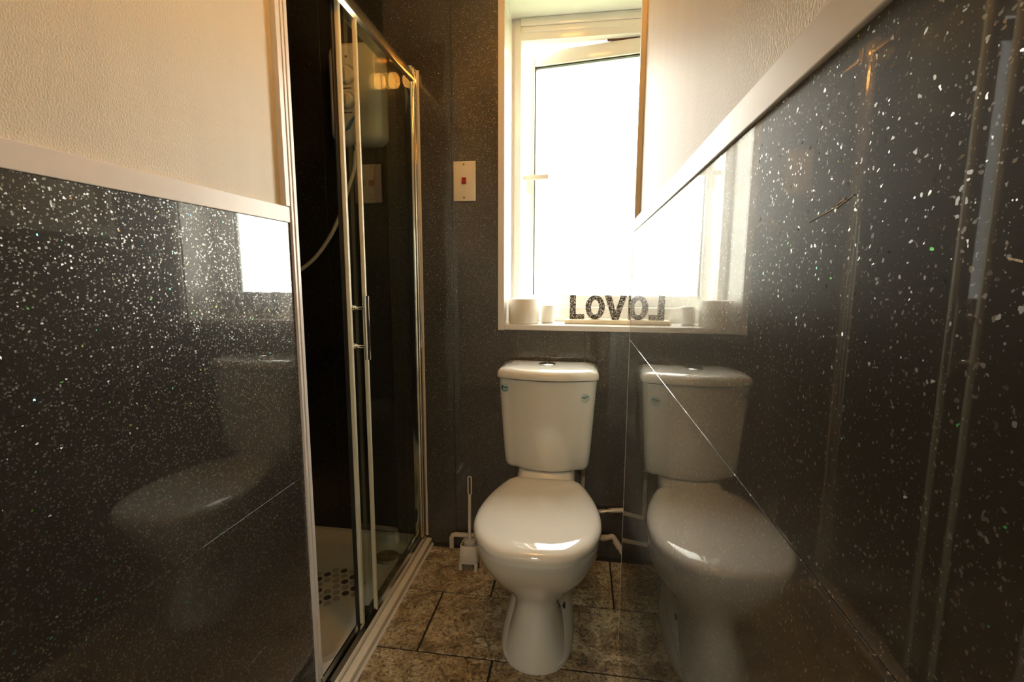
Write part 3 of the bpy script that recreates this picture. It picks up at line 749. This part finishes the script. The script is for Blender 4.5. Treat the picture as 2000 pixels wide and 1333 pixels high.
# ------------------------------------------------------------------ pipes
def pipes(name, label, loc):
    return thing(name, label, 'pipe', loc)
p = pipes('overflow_pipe', 'white bent pipe low on the back wall left of the toilet', (-0.515, D - 0.02, 0))
bm = bmesh.new(); tube(bm, [(-0.513, D - 0.018, 0.001), (-0.513, D - 0.018, 0.045), (-0.508, D - 0.018, 0.056), (-0.498, D - 0.018, 0.060), (-0.40, D - 0.018, 0.062), (-0.25, D - 0.018, 0.064), (-0.215, D - 0.018, 0.064)], 0.0098, 14)
part('tube', bm, 'pipe_white', p, True)
p = pipes('supply_pipe', 'white water pipe with metal valve right of the toilet', (0.12, D - 0.02, 0.2))
bm = bmesh.new(); tube(bm, [(0.02, D - 0.03, 0.200), (0.083, D - 0.02, 0.208), (0.096, D - 0.02, 0.210)], 0.0085, 14); tube(bm, [(0.135, D - 0.02, 0.217), (0.30, D - 0.02, 0.236), (0.64, D - 0.02, 0.25)], 0.0095, 14)
part('tube', bm, 'pipe_white', p, True)
bm = bmesh.new(); tube(bm, [(0.094, D - 0.02, 0.210), (0.110, D - 0.02, 0.212)], 0.0095, 8); tube(bm, [(0.110, D - 0.02, 0.212), (0.128, D - 0.02, 0.215)], 0.0075, 14); tube(bm, [(0.126, D - 0.02, 0.215), (0.137, D - 0.02, 0.217)], 0.0112, 8)
part('valve', bm, 'valve_metal', p, True)
bm = bmesh.new(); tube(bm, [(0.02, D - 0.03, 0.200), (0.018, D - 0.035, 0.24), (0.020, D - 0.045, 0.31), (0.022, D - 0.06, 0.365), (0.020, D - 0.065, 0.425)], 0.0075, 12, 4)
part('riser', bm, 'pipe_white', p, True)
bm = bmesh.new(); tube(bm, [(0.0205, D - 0.066, 0.375), (0.0195, D - 0.066, 0.405)], 0.014, 8)
part('tap_nut', bm, 'valve_metal', p, True)
p = pipes('waste_pipe', 'white pipe with elbow bend slanting down right of the toilet', (0.14, D - 0.02, 0))
bm = bmesh.new(); tube(bm, [(0.0, D - 0.025, 0.088), (0.085, D - 0.025, 0.098), (0.125, D - 0.025, 0.106)], 0.0085, 14); tube(bm, [(0.160, D - 0.025, 0.086), (0.178, D - 0.03, 0.052), (0.215, D - 0.035, 0.0105)], 0.0085, 14); tube(bm, [(0.215, D - 0.035, 0.0105), (0.64, D - 0.035, 0.0105)], 0.0085, 14)
part('tube', bm, 'pipe_white', p, True)
bm = bmesh.new(); tube(bm, [(0.098, D - 0.025, 0.100), (0.122, D - 0.025, 0.105)], 0.0125, 14); tube(bm, [(0.122, D - 0.025, 0.105), (0.138, D - 0.025, 0.111), (0.147, D - 0.025, 0.107), (0.157, D - 0.026, 0.090)], 0.0105, 14, 4); tube(bm, [(0.155, D - 0.026, 0.093), (0.170, D - 0.028, 0.068)], 0.0125, 14)
part('elbow', bm, 'pipe_white', p, True)

# ------------------------------------------------------------------ toilet brush
bx, by = -0.408, 1.668
b = thing('toilet_brush', 'white toilet brush standing in its holder left of the toilet', 'toilet brush', (bx, by, 0))
hol = loft([rr(bx - r, bx + r, by - r, by + r, r * 0.55, z) for r, z in ((0.036, 0.030), (0.037, 0.034), (0.034, 0.095), (0.031, 0.100), (0.028, 0.098), (0.030, 0.045))], True, True)
hd = part('holder', hol, 'brush_plastic', b, True, 45)
for dx in (-1, 1):
    for dy in (-1, 1):
        part('foot', box(bx + dx * 0.030 - 0.006, bx + dx * 0.030 + 0.006, by + dy * 0.028 - 0.006, by + dy * 0.028 + 0.006, 0.0005, 0.032, 0.002, 1), 'brush_plastic', hd)
part('brush_head', lathe(bx, by, [(0.010, 0.050), (0.022, 0.055), (0.026, 0.075), (0.022, 0.105), (0.008, 0.112)], 20), 'bristle', b, True)
bm = bmesh.new()
tube(bm, [(bx, by, 0.10), (bx, by, 0.20), (bx - 0.001, by + 0.008, 0.292)], [0.006, 0.0062, 0.0066], 12)
part('handle', bm, 'brush_plastic', b, True)
bm = bmesh.new()
zt, zb_ = 0.366, 0.294
loop = [(-0.0065, zb_)] + [(-0.0065, zb_ + 0.03), (-0.0065, zt - 0.012)] + [(0.0065 * -math.cos(PI * i / 8), zt - 0.008 + 0.0065 * math.sin(PI * i / 8)) for i in range(9)] + [(0.0065, zt - 0.012), (0.0065, zb_ + 0.03), (0.0065, zb_)]
tube(bm, [(bx - 0.001 + u, by + 0.010, zz) for u, zz in loop], 0.0026, 8)
part('hanging_loop', bm, 'brush_plastic', b, True)

# ------------------------------------------------------------------ things on the window sill
rl = thing('toilet_roll', 'full white toilet roll standing at the left end of the sill', 'toilet roll', (-0.229, 1.872, WZ0))
rx, ry, zz = -0.229, 1.872, WZ0 + 0.0005
part('paper', lathe(rx, ry, [(0.021, zz), (0.058, zz), (0.0605, zz + 0.004), (0.0605, zz + 0.094), (0.058, zz + 0.098), (0.021, zz + 0.098)], 48, False, False), 'paper', rl, True, 40)
part('core', lathe(rx, ry, [(0.0215, zz), (0.0215, zz + 0.097), (0.0195, zz + 0.097), (0.0195, zz)], 32, False, False), 'cardboard', rl, True, 40)
ct = thing('candle_pot', 'small white round pot glaring beside the toilet roll on the sill', 'pot', (-0.135, 1.905, WZ0))
part('pot', lathe(-0.135, 1.905, [(0.022, zz), (0.0265, zz + 0.002), (0.0275, zz + 0.07), (0.025, zz + 0.072), (0.0235, zz + 0.066), (0.022, zz + 0.05)], 32), 'seat_plastic', ct, True, 40)

lv = thing('letter_sign', 'dark glitter LOVE letters on a pale base on the sill', 'sign', (0.08, 1.915, WZ0))
ly0, ly1 = 1.903, 1.927
part('base', box(-0.066, 0.258, 1.868, 1.952, WZ0 + 0.0005, WZ0 + 0.0165, 0.003, 2), 'pale_wood', lv)
lz0, lz1 = WZ0 + 0.0166, WZ0 + 0.113
def letter(nm, outline):
    return part(nm, prism(outline, 'y', ly0, ly1), 'letter_glitter', lv)
a = -0.046
letter('letter_L', [(a, lz0), (a + 0.058, lz0), (a + 0.058, lz0 + 0.021), (a + 0.024, lz0 + 0.021), (a + 0.024, lz1), (a, lz1)])
oc, ow, oh = 0.054, 0.038, (lz1 - lz0) / 2
n = 32
bm = bmesh.new()
ring_o = [[(oc + ow * math.cos(2 * PI * i / n), y, lz0 + oh + oh * math.sin(2 * PI * i / n)) for i in range(n)] for y in (ly0, ly1)]
ring_i = [[(oc + (ow - 0.022) * math.cos(2 * PI * i / n), y, lz0 + oh + (oh - 0.019) * math.sin(2 * PI * i / n)) for i in range(n)] for y in (ly1, ly0)]
bm = loft(ring_o + ring_i + [ring_o[0]], False, False)
bmesh.ops.remove_doubles(bm, verts=bm.verts, dist=1e-6)
part('letter_O', bm, 'letter_glitter', lv)
v = 0.091
letter('letter_V', [(v + 0.030, lz0), (v + 0.056, lz0), (v + 0.086, lz1), (v + 0.061, lz1), (v + 0.043, lz0 + 0.035), (v + 0.025, lz1), (v, lz1)])
e0 = 0.184
letter('letter_E', [(e0, lz0), (e0 + 0.056, lz0), (e0 + 0.056, lz0 + 0.02), (e0 + 0.024, lz0 + 0.02), (e0 + 0.024, lz0 + 0.038), (e0 + 0.05, lz0 + 0.038), (e0 + 0.05, lz0 + 0.058), (e0 + 0.024, lz0 + 0.058), (e0 + 0.024, lz1 - 0.02), (e0 + 0.056, lz1 - 0.02), (e0 + 0.056, lz1), (e0, lz1)])

# ------------------------------------------------------------------ ceiling lamp (seen only as a warm reflection)
lx, ly = -0.19, 0.90
lp = thing('ceiling_lamp', 'warm glowing ceiling lamp with three bulbs mirrored in the shower glass', 'lamp', (lx, ly, CEIL))
part('ceiling_plate', lathe(lx, ly, [(0.12, CEIL - 0.0005), (0.12, CEIL - 0.018), (0.10, CEIL - 0.026)], 32), 'brass', lp, True, 40)
for dx in (-0.085, 0.0, 0.085):
    part('spot_arm', lathe(lx + dx, ly, [(0.012, CEIL - 0.022), (0.012, CEIL - 0.050), (0.026, CEIL - 0.056), (0.026, CEIL - 0.062)], 20), 'brass', lp, True, 40)
    part('bulb', lathe(lx + dx, ly, [(0.022, CEIL - 0.062), (0.032, CEIL - 0.085), (0.034, CEIL - 0.107), (0.026, CEIL - 0.130), (0.008, CEIL - 0.139)], 20), 'lamp_glass', lp, True)

# ------------------------------------------------------------------ garden beyond the window
gr = link_mesh('ground', box(-8, 8, D + 0.30, 16, -0.35, -0.25), 'lawn')
tag(gr, 'pale lawn outside beyond the window', 'lawn', kind='structure')
def shrub(label, cx, cy, rx_, rz_, n, seed):
    rnd = random.Random(seed)
    s = thing('shrub', label, 'shrub', (cx, cy, -0.25), 'shrubs beyond the window')
    bm = bmesh.new()
    for i in range(n):
        while True:
            v = Vector((rnd.uniform(-1, 1), rnd.uniform(-1, 1), rnd.uniform(-1, 1)))
            if 0.55 < v.length < 1: break
        c = Vector((cx + v.x * rx_, cy + v.y * rx_ * 0.7, -0.25 + rz_ + v.z * rz_))
        a = Vector((rnd.gauss(0, 1), rnd.gauss(0, 1), rnd.gauss(0, 1))).normalized() * 0.07
        b_ = a.cross(Vector((rnd.gauss(0, 1), rnd.gauss(0, 1), rnd.gauss(0, 1)))).normalized() * 0.03
        q = [bm.verts.new(c - a), bm.verts.new(c + b_), bm.verts.new(c + a), bm.verts.new(c - b_)]
        bm.faces.new(q)
    fo = part('foliage', bm, 'leaf', s); fo['kind'] = 'stuff'
    bm = bmesh.new(); tube(bm, [(cx, cy, -0.25), (cx + 0.03, cy, 0.3), (cx, cy, 0.9)], [0.05, 0.04, 0.02], 10)
    part('stem', bm, 'bark', s, True)
shrub('pale green shrub seen through the left side of the window pane', -0.34, 5.4, 0.26, 0.98, 4200, 3)
shrub('pale green shrub seen through the window pane beside the right wall', 0.52, 6.2, 0.30, 0.95, 4000, 5)
